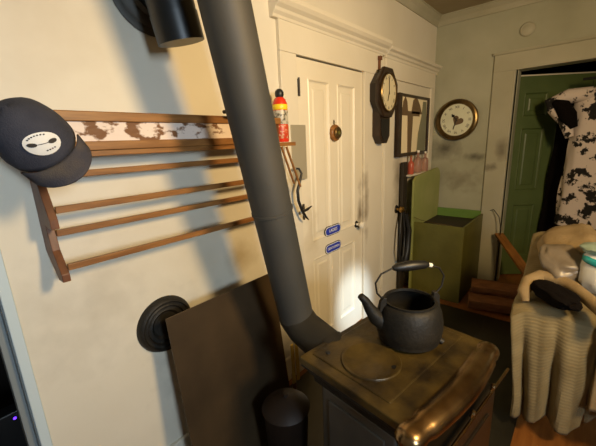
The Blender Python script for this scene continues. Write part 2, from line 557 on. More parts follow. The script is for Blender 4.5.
# rooms seen through the doorways
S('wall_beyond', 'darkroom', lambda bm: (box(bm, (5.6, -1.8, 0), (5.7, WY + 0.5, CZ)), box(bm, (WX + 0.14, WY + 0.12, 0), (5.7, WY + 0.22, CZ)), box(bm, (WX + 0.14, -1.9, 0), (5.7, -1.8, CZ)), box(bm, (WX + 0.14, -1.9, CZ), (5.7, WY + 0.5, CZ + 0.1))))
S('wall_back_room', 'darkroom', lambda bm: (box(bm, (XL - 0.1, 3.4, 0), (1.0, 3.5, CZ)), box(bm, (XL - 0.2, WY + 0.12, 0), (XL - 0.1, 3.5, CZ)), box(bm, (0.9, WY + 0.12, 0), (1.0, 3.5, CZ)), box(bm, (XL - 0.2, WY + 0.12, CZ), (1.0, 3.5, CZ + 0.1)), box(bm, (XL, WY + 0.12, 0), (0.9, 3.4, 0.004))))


# ------------------------------------------------------------ white panelled door
def panelled(bm, W, H, T, panels, rail_z=None):
    """door leaf in x 0..W, y 0(front)..T, z 0..H with sunk moulded panels on the front"""
    xs = sorted({0, W, *[p[0] for p in panels], *[p[2] for p in panels]})
    zs = sorted({0, H, *[p[1] for p in panels], *[p[3] for p in panels]})

    def inp(x, z):
        for p in panels:
            if p[0] < x < p[2] and p[1] < z < p[3]:
                return True
        return False
    for i in range(len(xs) - 1):
        for j in range(len(zs) - 1):
            if not inp((xs[i] + xs[i + 1]) / 2, (zs[j] + zs[j + 1]) / 2):
                f = [bm.verts.new((x, 0, z)) for x, z in ((xs[i], zs[j]), (xs[i + 1], zs[j]), (xs[i + 1], zs[j + 1]), (xs[i], zs[j + 1]))]
                bm.faces.new(f)
    for x0, z0, x1, z1 in panels:
        loops = []
        for ins, d in ((0, 0), (0.006, -0.004), (0.014, 0.006), (0.022, 0.009), (0.05, 0.009), (0.062, 0.004)):
            loops.append([bm.verts.new((x, d, z)) for x, z in ((x0 + ins, z0 + ins), (x1 - ins, z0 + ins), (x1 - ins, z1 - ins), (x0 + ins, z1 - ins))])
        for a, b in zip(loops, loops[1:]):
            for k in range(4):
                bm.faces.new((a[k], a[(k + 1) % 4], b[(k + 1) % 4], b[k]))
        bm.faces.new(loops[-1])
    # sides and back
    c = [bm.verts.new(p) for p in ((0, 0, 0), (W, 0, 0), (W, 0, H), (0, 0, H), (0, T, 0), (W, T, 0), (W, T, H), (0, T, H))]
    for q in ((0, 1, 5, 4), (1, 2, 6, 5), (2, 3, 7, 6), (3, 0, 4, 7), (4, 5, 6, 7)):
        bm.faces.new([c[i] for i in q])
    bmesh.ops.remove_doubles(bm, verts=bm.verts, dist=0.0001)


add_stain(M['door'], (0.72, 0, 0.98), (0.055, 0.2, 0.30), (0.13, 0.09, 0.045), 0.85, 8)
add_stain(M['door'], (0.10, 0, 0.95), (0.1, 0.2, 0.25), (0.38, 0.30, 0.17), 0.45, 9)
W_ = DX1 - DX0 - 0.008
d1 = S('door_1', 'door', lambda bm: panelled(bm, W_, 1.985, 0.04, [(0.11, 0.14, 0.33, 0.74), (0.42, 0.14, 0.645, 0.74), (0.11, 0.86, 0.33, 1.88), (0.42, 0.86, 0.645, 1.88)]), loc=(DX0 + 0.004, WY - 0.003, 0.008))


def knob(bm, c, d, s=1.0):
    Mx = Matrix.Translation(c) @ V(d).to_track_quat('Z', 'Y').to_matrix().to_4x4()
    lathe(bm, [(0, 0), (0.011 * s, 0), (0.009 * s, 0.02 * s), (0.014 * s, 0.026 * s), (0.024 * s, 0.036 * s), (0.026 * s, 0.045 * s), (0.022 * s, 0.056 * s), (0.010 * s, 0.062 * s), (0, 0.063 * s)], 20, Mx)


quick('door_knob', 'porc', lambda bm: knob(bm, (W_ - 0.09, -0.006, 0.865), (0, -1, 0)), d1, smooth=True)
quick('knob_plate', 'black', lambda bm: lathe(bm, [(0, 0), (0.028, 0), (0.024, 0.006), (0, 0.007)], 24, Matrix.Translation((W_ - 0.09, 0, 0.865)) @ Matrix.Rotation(R(90), 4, 'X')), d1)
for z in (0.28, 1.09, 1.82):
    quick('hinge', 'ink', lambda bm: (tube(bm, [(0.0, -0.026, z - 0.05), (0.0, -0.026, z + 0.05)], 0.006, 10), box(bm, (0.0, -0.024, z - 0.045), (0.012, -0.001, z + 0.045))), d1)

# bell disc on the door
bell = empty('door_bell', (1.918, WY - 0.003, 1.572), 'small round wooden and brass turn bell mounted on the white door', 'bell')
RX = Matrix.Rotation(R(90), 4, 'X')
quick('backplate', 'wood', lambda bm: lathe(bm, [(0, 0), (0.052, 0), (0.056, 0.008), (0.053, 0.02), (0.045, 0.026), (0, 0.026)], 32, RX), bell, smooth=True)
quick('brass_ring', 'brassold', lambda bm: lathe(bm, [(0.030, 0.026), (0.036, 0.026), (0.037, 0.040), (0.031, 0.044), (0.024, 0.042), (0.0, 0.042)], 28, RX), bell, smooth=True)
quick('centre_button', 'greenbox', lambda bm: lathe(bm, [(0, 0.042), (0.013, 0.042), (0.011, 0.048), (0, 0.05)], 20, RX), bell, smooth=True)
quick('hanging_ring', 'black', lambda bm: (tube(bm, [(0.009 * math.cos(a), -0.004, 0.066 + 0.009 * math.sin(a)) for a in [k * PI / 6 for k in range(13)]], 0.0018, 6), box(bm, (-0.002, -0.006, 0.07), (0.002, 0, 0.085))), bell)


# blue plates
def oval_plate(name, z, label, txt, sz, group=None):
    t = empty(name, (1.885, WY - 0.003, z), label, 'sign')
    L, h = 0.100, 0.036

    def stad(bm, L, h, y0, y1):
        pts = []
        for k in range(13):
            a = -PI / 2 + PI * k / 12
            pts.append((L - h + h * math.cos(a), h * math.sin(a)))
        for k in range(13):
            a = PI / 2 + PI * k / 12
            pts.append((-L + h + h * math.cos(a), h * math.sin(a)))
        prism(bm, pts, 'y', y0, y1)
    quick('rim', 'ink', lambda bm: stad(bm, L, h, -0.003, 0.001), t)
    quick('border', 'white', lambda bm: stad(bm, L - 0.005, h - 0.005, -0.0042, -0.002), t)
    quick('enamel_field', 'blue', lambda bm: stad(bm, L - 0.011, h - 0.0095, -0.0052, -0.003), t)
    text_mesh('lettering', txt, sz, 'white', t, Matrix.Translation((0, -0.0056, 0)) @ Matrix.Rotation(R(90), 4, 'X'), 0.0004)
    return t


oval_plate('oval_sign', 0.902, 'upper of two blue oval enamel signs on the white door', 'LADIES', 0.032)
oval_plate('oval_sign', 0.772, 'lower of two blue oval enamel signs, below the door rail', 'GENTLEMEN', 0.026)


# ------------------------------------------------------------ rack
rack = empty('towel_rack', (0.26, WY, 1.10), 'long wooden wall rack with flaking painted top board and four rails', 'rack')
RL = 0.97


def bracket(bm, x):
    # stepped saw-tooth bracket in the y-z plane (y negative is out from the wall)
    pts = [(0, 0.55), (-0.13, 0.535), (-0.13, 0.42), (-0.06, 0.40), (-0.075, 0.345), (-0.135, 0.225), (-0.135, 0.195),
           (-0.095, 0.195), (-0.07, 0.20), (-0.085, 0.12), (-0.135, 0.05), (-0.135, 0.025), (-0.09, 0.023), (-0.05, 0.06), (0, 0.11)]
    prism(bm, pts, 'x', x, x + 0.022)


for x in (-0.022, RL):
    quick('bracket', 'wooddk', lambda bm: bracket(bm, x), rack, bevel=0.002)


def hrail(y, z, h, t, x0=0.0, x1=RL):
    return lambda bm: box(bm, (x0, y - t, z - h / 2), (x1, y, z + h / 2))


quick('shelf', 'wood', lambda bm: (box(bm, (-0.03, -0.132, 0.405), (RL + 0.145, -0.03, 0.424))), rack, bevel=0.002)
quick('top_board', 'paintedboard', hrail(-0.112, 0.480, 0.105, 0.018), rack, bevel=0.002, label='flaking pinkish white painted board')
quick('top_moulding', 'wood', lambda bm: box(bm, (-0.03, -0.14, 0.512), (RL + 0.03, -0.09, 0.543)), rack, bevel=0.003)
quick('lower_moulding', 'wood', lambda bm: box(bm, (-0.03, -0.142, 0.424), (RL + 0.01, -0.125, 0.452)), rack, bevel=0.002)
for y, z in ((-0.07, 0.352), (-0.118, 0.252), (-0.07, 0.172), (-0.118, 0.068)):
    quick('rail', 'wood', hrail(y, z, 0.021, 0.014), rack, bevel=0.002)
kb = quick('peg_knob', 'black', lambda bm: lathe(bm, [(0, 0), (0.008, 0), (0.008, 0.03), (0.02, 0.036), (0.022, 0.048), (0.012, 0.058), (0, 0.06)], 20, Matrix.Translation((0.66, -0.13, 0.56)) @ Matrix.Rotation(R(90), 4, 'X')), rack, smooth=True)


# ------------------------------------------------------------ cap
cap = empty('baseball_cap', (0.24, 1.135, 1.535), 'navy baseball cap with white oval patch hanging on the rack end', 'cap')
# cap frame: crown axis A (towards top of crown), bill direction F; built in local coords X=fwd(bill), Z=up(crown top)
capZ = V((-0.52, -0.52, 0.62)).normalized()
capX0 = V((0.38, -0.58, -0.72))
capX = (capX0 - capZ * capX0.dot(capZ)).normalized()
capY = capZ.cross(capX)
MC = Matrix((capX, capY, capZ)).transposed().to_4x4()
cap.matrix_world = Matrix.Translation((0.238, 1.125, 1.552)) @ MC @ Matrix.Scale(1.17, 4)


def crown(bm):
    seg, rings = 36, 12
    rows = []
    for j in range(rings + 1):
        a = (PI / 2) * j / rings
        r = math.cos(a) ** 0.8
        z = math.sin(a)
        rows.append([])
        for k in range(seg):
            t = 2 * PI * k / seg
            rr = 0.082 + 0.012 * math.cos(t) ** 2
            bump = 1 + 0.012 * math.cos(6 * t) * math.sin(2 * a) + 0.02 * noise.noise(V((math.cos(t) * 2, math.sin(t) * 2, z * 2)))
            fz = 0.105 * z * (1 + 0.05 * math.cos(t))
            rows[-1].append(bm.verts.new((rr * r * math.cos(t) * bump + 0.006 * z, rr * 0.93 * r * math.sin(t) * bump, fz)))
    for a, b in zip(rows, rows[1:]):
        for k in range(seg):
            bm.faces.new((a[k], a[(k + 1) % seg], b[(k + 1) % seg], b[k]))
    bmesh.ops.remove_doubles(bm, verts=bm.verts, dist=0.0005)


oc = quick('crown', 'navy', crown, cap, smooth=True)
sm = oc.modifiers.new('thickness', 'SOLIDIFY'); sm.thickness = 0.003; sm.offset = -1


def bill(bm):
    nu, nv = 16, 10
    g = []
    for i in range(nu + 1):
        t = R(-62) + R(124) * i / nu
        base = V((0.094 * math.cos(t), 0.080 * math.sin(t), 0))
        out = V((0.094 * math.cos(t) + 0.056 * math.cos(t * 1.18) ** 0.7 if abs(t * 1.18) < PI / 2 else base.x, 0.076 * math.sin(t), 0))
        row = []
        for j in range(nv + 1):
            s = j / nv
            p = base.lerp(out, s)
            p.z = 0.004 - 0.012 * s - 0.034 * (p.y / 0.08) ** 2 * (0.3 + 0.7 * s)
            row.append(bm.verts.new(p))
        g.append(row)
    for i in range(nu):
        for j in range(nv):
            bm.faces.new((g[i][j], g[i + 1][j], g[i + 1][j + 1], g[i][j + 1]))


ob = quick('bill', 'billfab', bill, cap, smooth=True, label='faded dusty bill')
sm = ob.modifiers.new('thickness', 'SOLIDIFY'); sm.thickness = 0.004; sm.offset = 0
quick('top_button', 'navy', lambda bm: lathe(bm, [(0, 0), (0.007, 0), (0.006, 0.004), (0, 0.006)], 16, Matrix.Translation((0.006, 0, 0.103))), cap, smooth=True)


# patch laid on the front of the crown
def crown_pt(t, a, off=0.0):
    r = math.cos(a) ** 0.8
    rr = 0.082 + 0.012 * math.cos(t) ** 2 + off
    z = math.sin(a)
    return V((rr * r * math.cos(t) + 0.006 * z, rr * 0.93 * r * math.sin(t), (0.105 + off) * z * (1 + 0.05 * math.cos(t))))


def on_patch(u, v, off):
    a, b = u * 0.038, v * 0.0235
    c_, s_ = math.cos(R(-18)), math.sin(R(-18))
    x, y = a * c_ - b * s_, a * s_ + b * c_
    return crown_pt(x / 0.088, R(32) + y / 0.098, off)


def patch_fn(scale, off, clip=None):
    def fn(bm):
        nr, ns = 6, 28
        rows = []
        for i in range(nr + 1):
            rr = i / nr * scale
            rows.append([bm.verts.new(on_patch(rr * math.cos(2 * PI * k / ns), rr * math.sin(2 * PI * k / ns), off)) for k in range(ns)])
        for a, b in zip(rows, rows[1:]):
            for k in range(ns):
                bm.faces.new((a[k], a[(k + 1) % ns], b[(k + 1) % ns], b[k]))
        bmesh.ops.remove_doubles(bm, verts=bm.verts, dist=0.0003)
    return fn


pt = quick('oval_patch', 'white', patch_fn(1.0, 0.003), cap, smooth=True, label='white oval patch with dark crossed paddles')


def paddles(bm):
    def blob(u0, v0, u1, v1, wd):
        a = V((u0, v0)); b = V((u1, v1)); d = (b - a).normalized(); n = V((-d.y, d.x))
        pts = []
        N = 14
        for k in range(N):
            th = 2 * PI * k / N
            q = (a + b) / 2 + d * (b - a).length / 2 * math.cos(th) + n * wd * math.sin(th)
            pts.append(bm.verts.new(on_patch(q.x, q.y, 0.0045)))
        bm.faces.new(pts)
    blob(-0.80, 0.02, -0.28, 0.0, 0.19)
    blob(0.30, 0.0, 0.80, 0.02, 0.19)
    blob(-0.45, 0.0, 0.5, 0.0, 0.03)
    for k in range(7):
        th = R(65 + 13 * k)
        cu, cv = 0.80 * math.cos(th), 0.78 * math.sin(th)
        blob(cu - 0.05, cv - 0.04, cu + 0.05, cv + 0.04, 0.06)
    for k in range(4):
        blob(0.0 + k * 0.14, -0.62 + 0.03 * k, 0.1 + k * 0.14, -0.60 + 0.03 * k, 0.06)


quick('paddle_emblem', 'ink', paddles, pt)

# ------------------------------------------------------------ extinguisher
ex = empty('fire_extinguisher', (1.312, 1.225, 1.653), 'small red spray fire extinguisher can with yellow band on the rack end', 'fire extinguisher')
ex.scale = (1.25, 1.25, 0.98)
ex.location = (1.305, 1.235, 1.526)
quick('can', 'red', lambda bm: lathe(bm, [(0, 0), (0.029, 0), (0.031, 0.004), (0.031, 0.150), (0.030, 0.195), (0.024, 0.215), (0.016, 0.226), (0, 0.228)], 28), ex, smooth=True)
quick('yellow_band', 'yellow', lambda bm: lathe(bm, [(0.0305, 0.163), (0.0318, 0.165), (0.0316, 0.188), (0.0305, 0.190)], 28), ex, smooth=True)
quick('printed_label', 'label', lambda bm: lathe(bm, [(0.0312, 0.090), (0.0316, 0.091), (0.0316, 0.158), (0.0312, 0.160)], 28), ex, smooth=True)
quick('instruction_label', 'redlabel', lambda bm: lathe(bm, [(0.0312, 0.018), (0.0316, 0.019), (0.0316, 0.085), (0.0312, 0.087)], 28), ex, smooth=True)
quick('nozzle_cap', 'black', lambda bm: lathe(bm, [(0, 0.226), (0.015, 0.226), (0.018, 0.236), (0.0185, 0.25), (0.014, 0.262), (0.006, 0.268), (0, 0.269)], 24), ex, smooth=True)

# grey tin behind and hanging tools by the door
tp = quick('grey_tin_plate', 'greyplate', lambda bm: box(bm, (1.46, WY - 0.027, 1.30), (1.59, WY - 0.0225, 1.62)), bevel=0.001)
tag(tp, 'grey tin plate fixed to the door casing behind the extinguisher', 'plate')


def hook(bm):
    p = [(1.452, 1.285, 1.375), (1.468, 1.265, 1.372), (1.474, 1.25, 1.345), (1.455, 1.25, 1.30), (1.432, 1.25, 1.25), (1.436, 1.25, 1.19), (1.468, 1.25, 1.12)]
    tube(bm, p, [0.006, 0.007, 0.007, 0.008, 0.009, 0.009, 0.009], 10)


tn = empty('iron_tongs', (0, 0, 0), 'black iron stove tongs hanging beside the white door hinges', 'tongs')
quick('handle', 'black', hook, tn, smooth=True)
for q in ([(1.468, 1.25, 1.12), (1.50, 1.245, 1.125), (1.55, 1.245, 1.140)], [(1.462, 1.25, 1.13), (1.485, 1.245, 1.09), (1.515, 1.245, 1.062)]):
    quick('jaw', 'black', lambda bm: tube(bm, q, [0.012, 0.013, 0.005], 10, flat=0.6), tn, smooth=True)
nl = quick('iron_hook', 'greyplate', lambda bm: tube(bm, [(1.448, 1.309, 1.37), (1.448, 1.275, 1.368), (1.449, 1.270, 1.385)], 0.004, 8))
tag(nl, 'small bent metal hook holding up the black tongs', 'hook')
rdz = [((1.265, 1.20, 1.50), (1.37, 1.22, 1.30)), ((1.285, 1.185, 1.50), (1.40, 1.20, 1.28))]
for (a, b), lb in zip(rdz, ('pinkish brown wooden stick slanting under the extinguisher, left one', 'pinkish brown wooden stick slanting under the extinguisher, right one')):
    o = quick('wooden_stick', 'wood', lambda bm: tube(bm, [a, b], 0.006, 8))
    tag(o, lb, 'stick', 'slanting sticks at the rack end')

# ------------------------------------------------------------ stove pipe
P0 = V((0.994, 0.908, 0.762)); P1 = V((0.704, 0.867, 1.93))
ax = (P1 - P0).normalized()
sp_ = empty('stovepipe', P0, 'wide dark metal stovepipe leaning up from the stove to the chimney', 'stovepipe')


def rel(p):
    return V(p) - P0


RP = 0.076
quick('lower_pipe', 'pipe', lambda bm: tube(bm, [rel(P0 + ax * 0.0), rel(P0 + ax * 0.54)], RP, 40), sp_, smooth=True)
quick('upper_pipe', 'pipe', lambda bm: tube(bm, [rel(P0 + ax * 0.525), rel(P0 + ax * 1.41)], RP + 0.0015, 40), sp_, smooth=True)
quick('seam_band', 'pipe', lambda bm: tube(bm, [rel(P0 + ax * 0.52), rel(P0 + ax * 0.523), rel(P0 + ax * 0.532), rel(P0 + ax * 0.535)], [RP, RP + 0.004, RP + 0.004, RP], 40), sp_, smooth=True)
top = P0 + ax * 1.41
TEE = V((0.675, 1.13, 2.045))


def arc(p0, d0, p1, d1, k, n=8):
    out = []
    for i in range(n + 1):
        t = i / n
        a, b = p0 + d0 * k, p1 - d1 * k
        out.append((1 - t) ** 3 * p0 + 3 * (1 - t) ** 2 * t * a + 3 * (1 - t) * t * t * b + t ** 3 * p1)
    return out


top_elbow = arc(top, ax, TEE + V((0, -0.0, 0.17)), V((0, 0.05, -1)).normalized(), 0.20, 8)
quick('top_elbow', 'pipe', lambda bm: tube(bm, [rel(p) for p in top_elbow], RP + 0.001, 36), sp_, smooth=True)
tax = V((0.22, 0.0, -1)).normalized()
quick('tee', 'gloss', lambda bm: (tube(bm, [rel(TEE + V((0, 0, 0.18))), rel(TEE), rel(TEE + tax * 0.165)], [RP, RP + 0.002, RP + 0.002], 36), tube(bm, [rel((0.715, 1.10, 2.09)), rel((0.72, WY - 0.02, 2.09))], RP - 0.001, 36)), sp_, smooth=True)
quick('cleanout_cap', 'gloss', lambda bm: tube(bm, [rel(TEE + tax * 0.085), rel(TEE + tax * 0.172)], RP + 0.004, 36), sp_, smooth=True)
quick('wall_flange', 'pipe', lambda bm: lathe(bm, [(0.07, 0.004), (0.15, 0.002), (0.152, 0.006), (0.142, 0.012), (0.125, 0.010), (0.115, 0.020), (0.09, 0.024), (0.08, 0.04), (0.07, 0.04)], 48, Matrix.Translation(rel((0.72, WY, 2.09))) @ RX), sp_, smooth=True)

# ------------------------------------------------------------ stove
SA = R(-8)
st = empty('wood_stove', (0.75, 0.28, 0.0), 'black cast iron wood stove with bulging nickel front rail', 'stove', SA)
SW, SD, SH = 0.56, 0.43, 0.75
quick('top_plate', 'stovetop', lambda bm: (box(bm, (-0.012, 0.0, SH - 0.035), (SW, SD + 0.02, SH - 0.004)), box(bm, (0.03, 0.085, SH - 0.01), (SW - 0.03, SD - 0.005, SH))), st, bevel=0.005)
lid = quick('cooking_lid', 'stovetop', lambda bm: lathe(bm, [(0, SH + 0.003), (0.088, SH + 0.003), (0.092, SH + 0.006), (0.104, SH + 0.006), (0.107, SH + 0.002), (0.107, SH - 0.004), (0, SH - 0.004)], 48, Matrix.Translation((0.15, 0.245, 0))), st, smooth=True)
quick('lifter_hole', 'black', lambda bm: lathe(bm, [(0, SH + 0.0042), (0.010, SH + 0.0042), (0.010, SH), (0, SH)], 16, Matrix.Translation((0.175, 0.165, 0))), lid)
quick('cooking_lid', 'stovetop', lambda bm: lathe(bm, [(0, SH + 0.003), (0.088, SH + 0.003), (0.092, SH + 0.006), (0.104, SH + 0.006), (0.107, SH + 0.002), (0.107, SH - 0.004), (0, SH - 0.004)], 48, Matrix.Translation((0.40, 0.245, 0))), st, smooth=True)
quick('bolt_head', 'black', lambda bm: lathe(bm, [(0, SH + 0.006), (0.007, SH + 0.005), (0.009, SH), (0, SH)], 12, Matrix.Translation((0.075, 0.385, 0))), st, smooth=True)


def molding(bm):
    prof = [(0.0, SH - 0.035), (0.0, SH - 0.045), (0.018, SH - 0.055), (0.02, SH - 0.075), (0.032, SH - 0.09), (0.034, SH - 0.11), (0.05, SH - 0.12)]
    loops = []
    for ins, z in prof:
        loops.append([bm.verts.new(p) for p in ((ins - 0.008, ins * 1.0, z), (SW - ins - 0.004, ins, z), (SW - ins - 0.004, SD + 0.015 - ins, z), (ins - 0.008, SD + 0.015 - ins, z))])
    for a, b in zip(loops, loops[1:]):
        for k in range(4):
            bm.faces.new((a[k], a[(k + 1) % 4], b[(k + 1) % 4], b[k]))
    bm.faces.new(loops[0]); bm.faces.new(loops[-1])


quick('cornice_moulding', 'cast', molding, st)


def nrail(bm):
    pts, rad = [], []
    x0, x1 = -0.05, SW + 0.012
    r0 = 0.046
    for k in range(7):                       # rounded end
        a = PI / 2 * k / 6
        pts.append((x0 + r0 * 0.8 * (1 - math.cos(a)), -0.004, SH - 0.026)); rad.append(max(0.004, r0 * math.sin(a) * 0.9))
    n = 22
    for i in range(n + 1):
        s = i / n
        x = x0 + 0.055 + (x1 - x0 - 0.11) * s
        y = -0.006 - 0.018 * math.sin(PI * s)
        neck = 0.006 * math.exp(-((s - 0.04) / 0.03) ** 2) + 0.006 * math.exp(-((s - 0.96) / 0.03) ** 2)
        pts.append((x, y, SH - 0.026)); rad.append(0.043 + 0.004 * math.sin(PI * s) - neck)
    for k in range(7):
        a = PI / 2 * (6 - k) / 6
        pts.append((x1 - r0 * 0.8 * (1 - math.cos(a)), -0.004, SH - 0.026)); rad.append(max(0.004, r0 * math.sin(a) * 0.9))
    tube(bm, pts, rad, 24, flat=0.8)


quick('nickel_rail', 'nickel', nrail, st, smooth=True, label='worn shiny nickel rail')
bd = quick('fire_box', 'cast', lambda bm: box(bm, (0.045, 0.045, 0.16), (SW - 0.05, SD - 0.035, SH - 0.115)), st, bevel=0.008)
quick('side_panel', 'stoveside', lambda bm: (box(bm, (0.030, 0.065, 0.22), (0.048, SD - 0.055, SH - 0.115)), box(bm, (0.024, 0.1, 0.25), (0.032, SD - 0.09, SH - 0.15))), st, bevel=0.006)
quick('side_panel', 'stoveside', lambda bm: box(bm, (SW - 0.052, 0.065, 0.22), (SW - 0.034, SD - 0.055, SH - 0.115)), st, bevel=0.006)
quick('base_skirt', 'cast', lambda bm: (box(bm, (0.015, 0.01, 0.13), (SW - 0.02, SD, 0.18)), box(bm, (0.03, 0.025, 0.18), (SW - 0.035, SD - 0.015, 0.20))), st, bevel=0.01)
for x, y in ((0.06, 0.05), (SW - 0.07, 0.05), (0.06, SD - 0.05), (SW - 0.07, SD - 0.05)):
    sx = -1 if x < 0.3 else 1
    sy = -1 if y < 0.2 else 1
    quick('leg', 'nickel', lambda bm: tube(bm, [(x, y, 0.14), (x + sx * 0.025, y + sy * 0.025, 0.10), (x + sx * 0.02, y + sy * 0.02, 0.05), (x + sx * 0.04, y + sy * 0.04, 0.030), (x + sx * 0.045, y + sy * 0.045, 0.0135)], [0.035, 0.028, 0.015, 0.02, 0.016], 12), st, smooth=True)
fd = quick('fire_door', 'firedoor', lambda bm: (box(bm, (0.03, -0.045, 0.22), (SW - 0.02, 0.045, SH - 0.16)), box(bm, (0.08, -0.052, 0.27), (SW - 0.08, -0.04, SH - 0.24))), st, bevel=0.006)
quick('door_trim_bar', 'nickel', lambda bm: tube(bm, [(0.0, -0.066, SH - 0.115), (SW + 0.05, -0.060, SH - 0.115)], 0.005, 10), fd, smooth=True)
for x in (0.27, 0.44):
    quick('turn_knob', 'nickel', lambda bm: (lathe(bm, [(0, 0), (0.005, 0), (0.005, 0.012), (0.009, 0.014), (0.010, 0.020), (0.006, 0.026), (0, 0.027)], 14, Matrix.Translation((x, -0.058, SH - 0.108)) @ Matrix.Rotation(R(20), 4, 'X'))), fd, smooth=True)
# flue collar at the back, with the bottom elbow as part of the pipe
iS = Matrix.Rotation(-SA, 4, 'Z') @ Matrix.Translation((-0.75, -0.28, 0))
mS = iS.inverted()
cpos = mS @ V((0.165, SD - 0.01, 0.69))
cdir = (mS.to_3x3() @ V((0, -1, 0))).normalized()
quick('flue_collar', 'cast', lambda bm: tube(bm, [(0.165, SD - 0.03, 0.66), (0.165, SD + 0.045, 0.685)], [RP + 0.008, RP + 0.006], 36), st, smooth=True)
e1 = mS @ V((0.165, SD + 0.02, 0.68))
gore = arc(P0 + ax * 0.0, -ax, e1, (cdir + V((0, 0, -0.3))).normalized(), 0.06, 3)
quick('bottom_elbow', 'elbow', lambda bm: tube(bm, [rel(P0 + ax * 0.01)] + [rel(p) for p in gore], RP + 0.002, 36), sp_, smooth=True)

# hearth sheet under the stove
hs = quick('hearth_sheet', 'hearth', lambda bm: (box(bm, (0.35, 0.12, 0.0), (2.95, 1.27, 0.012)), box(bm, (2.45, 0.488, 0.012), (2.95, 0.496, 0.016))), bevel=0.002)
tag(hs, 'dark metal hearth sheet on the floor under the stove', 'hearth sheet')

# ------------------------------------------------------------ kettle
kt = empty('cast_iron_kettle', mS @ V((0.368, 0.228, SH + 0.007)), 'lidless black cast iron kettle with spout on the stove top', 'kettle', R(140))
kt.scale = (1.08, 1.08, 1.03)


def kbody(bm):
    prof = [(0, 0), (0.100, 0), (0.107, 0.006), (0.108, 0.022), (0.113, 0.030), (0.116, 0.055), (0.115, 0.085), (0.110, 0.115), (0.102, 0.138), (0.094, 0.148),
            (0.090, 0.150), (0.090, 0.157), (0.084, 0.157), (0.083, 0.148), (0.096, 0.132), (0.104, 0.09), (0.102, 0.04), (0.09, 0.012), (0, 0.010)]
    lathe(bm, prof, 44)


quick('body', 'cast', kbody, kt, smooth=True)
quick('spout', 'cast', lambda bm: tube(bm, [(0.085, 0, 0.070), (0.125, 0, 0.100), (0.148, 0, 0.138), (0.165, 0, 0.172), (0.182, 0, 0.192)], [0.036, 0.028, 0.020, 0.015, 0.012], 18), kt, smooth=True)
for s in (1, -1):
    quick('ear', 'cast', lambda bm: prism(bm, [(s * 0.084, 0.12), (s * 0.118, 0.10), (s * 0.112, 0.160), (s * 0.100, 0.178), (s * 0.088, 0.175)], 'y', -0.009, 0.009), kt, bevel=0.003)
bl = quick('bail', 'cast', lambda bm: tube(bm, [(0.098, 0, 0.165), (0.122, 0, 0.195), (0.128, 0, 0.235), (0.108, 0, 0.268), (0.066, 0, 0.286), (-0.066, 0, 0.286), (-0.108, 0, 0.268), (-0.128, 0, 0.235), (-0.122, 0, 0.195), (-0.098, 0, 0.165)], 0.0034, 8), kt, smooth=True)
gr = quick('grip', 'black', lambda bm: tube(bm, [(0.066, 0, 0.286), (0.052, 0, 0.287), (0, 0, 0.289), (-0.052, 0, 0.287), (-0.066, 0, 0.286)], [0.008, 0.015, 0.019, 0.015, 0.008], 16), bl, smooth=True)
quick('grip_ferrule', 'porc', lambda bm: tube(bm, [(-0.064, 0, 0.286), (-0.078, 0, 0.281)], 0.008, 12), bl, smooth=True)
quick('foot', 'cast', lambda bm: tube(bm, [(-0.085, 0.05, 0.012), (-0.10, 0.058, 0.0)], [0.010, 0.012], 10), kt, smooth=True)

# ------------------------------------------------------------ flue cover on wall
fc = quick('flue_cover', 'cast', lambda bm: lathe(bm, [(0, 0.006), (0.055, 0.006), (0.066, 0.016), (0.074, 0.012), (0.082, 0.013), (0.088, 0.024), (0.094, 0.020), (0.102, 0.021), (0.108, 0.030), (0.118, 0.024), (0.126, 0.005), (0.126, 0.0), (0, 0)], 48, RX), loc=(0.595, WY, 0.768), smooth=True)
tag(fc, 'round black ribbed iron flue cover on the cream wall', 'flue cover')

# ------------------------------------------------------------ leaning heat shield
hz = math.hypot(0.845, 0.16)
tilt = math.asin(0.10 / 0.85)
sh = quick('heat_shield', 'shield', lambda bm: (box(bm, (0.0, -0.004, 0.0), (0.60, 0.0, 0.853)),), loc=(0.538, 1.10, 0.012), rot=(-tilt, 0, 0), bevel=0.001)
tag(sh, 'brown sheet metal panel leaning against the wall behind the stovepipe', 'metal panel')

# bucket and broom in the dark behind the stove
bk = empty('ash_bucket', (0.66, 0.72, 0.012), 'dark round copper brown ash bucket on the floor left of the stove', 'bucket')
bk.location = (0.915, 0.93, 0.012)
quick('body', 'scuttle', lambda bm: lathe(bm, [(0, 0), (0.085, 0), (0.09, 0.01), (0.105, 0.30), (0.112, 0.31), (0.108, 0.315), (0.1, 0.30), (0.085, 0.015), (0, 0.012)], 36), bk, smooth=True)
quick('lid', 'scuttle', lambda bm: lathe(bm, [(0, 0.385), (0.012, 0.383), (0.014, 0.37), (0.05, 0.362), (0.095, 0.335), (0.113, 0.315), (0.0, 0.312)], 36), bk, smooth=True)
br = empty('hearth_broom', (1.10, 1.10, 0.012), 'straw yellow hearth broom standing between the metal panel and stove', 'broom')
quick('handle', 'wooddk', lambda bm: tube(bm, [(0.09, 0.03, 0.02), (0.085, 0.03, 0.24)], 0.012, 10), br)
for k, dx in enumerate((0.055, 0.09)):
    quick('bristle_bundle', 'broomy', lambda bm: tube(bm, [(dx, 0.0, 0.22), (dx - 0.004, 0.0, 0.46)], [0.013, 0.011], 10, flat=0.5), br)
br.location = (1.085, 1.08, 0.012)

# ------------------------------------------------------------ wall clock (octagonal drop case)
wc = empty('drop_wall_clock', (2.50, WY - 0.023, 1.86), 'dark octagonal drop-case pendulum clock hanging by the white door', 'clock')
wc.scale = (0.86, 0.86, 0.95)


def octo(bm, r, y0, y1, hole=0.0):
    pts = [(r * math.cos(R(22.5 + 45 * k)), r * math.sin(R(22.5 + 45 * k))) for k in range(8)]
    prism(bm, pts, 'y', y0, y1)


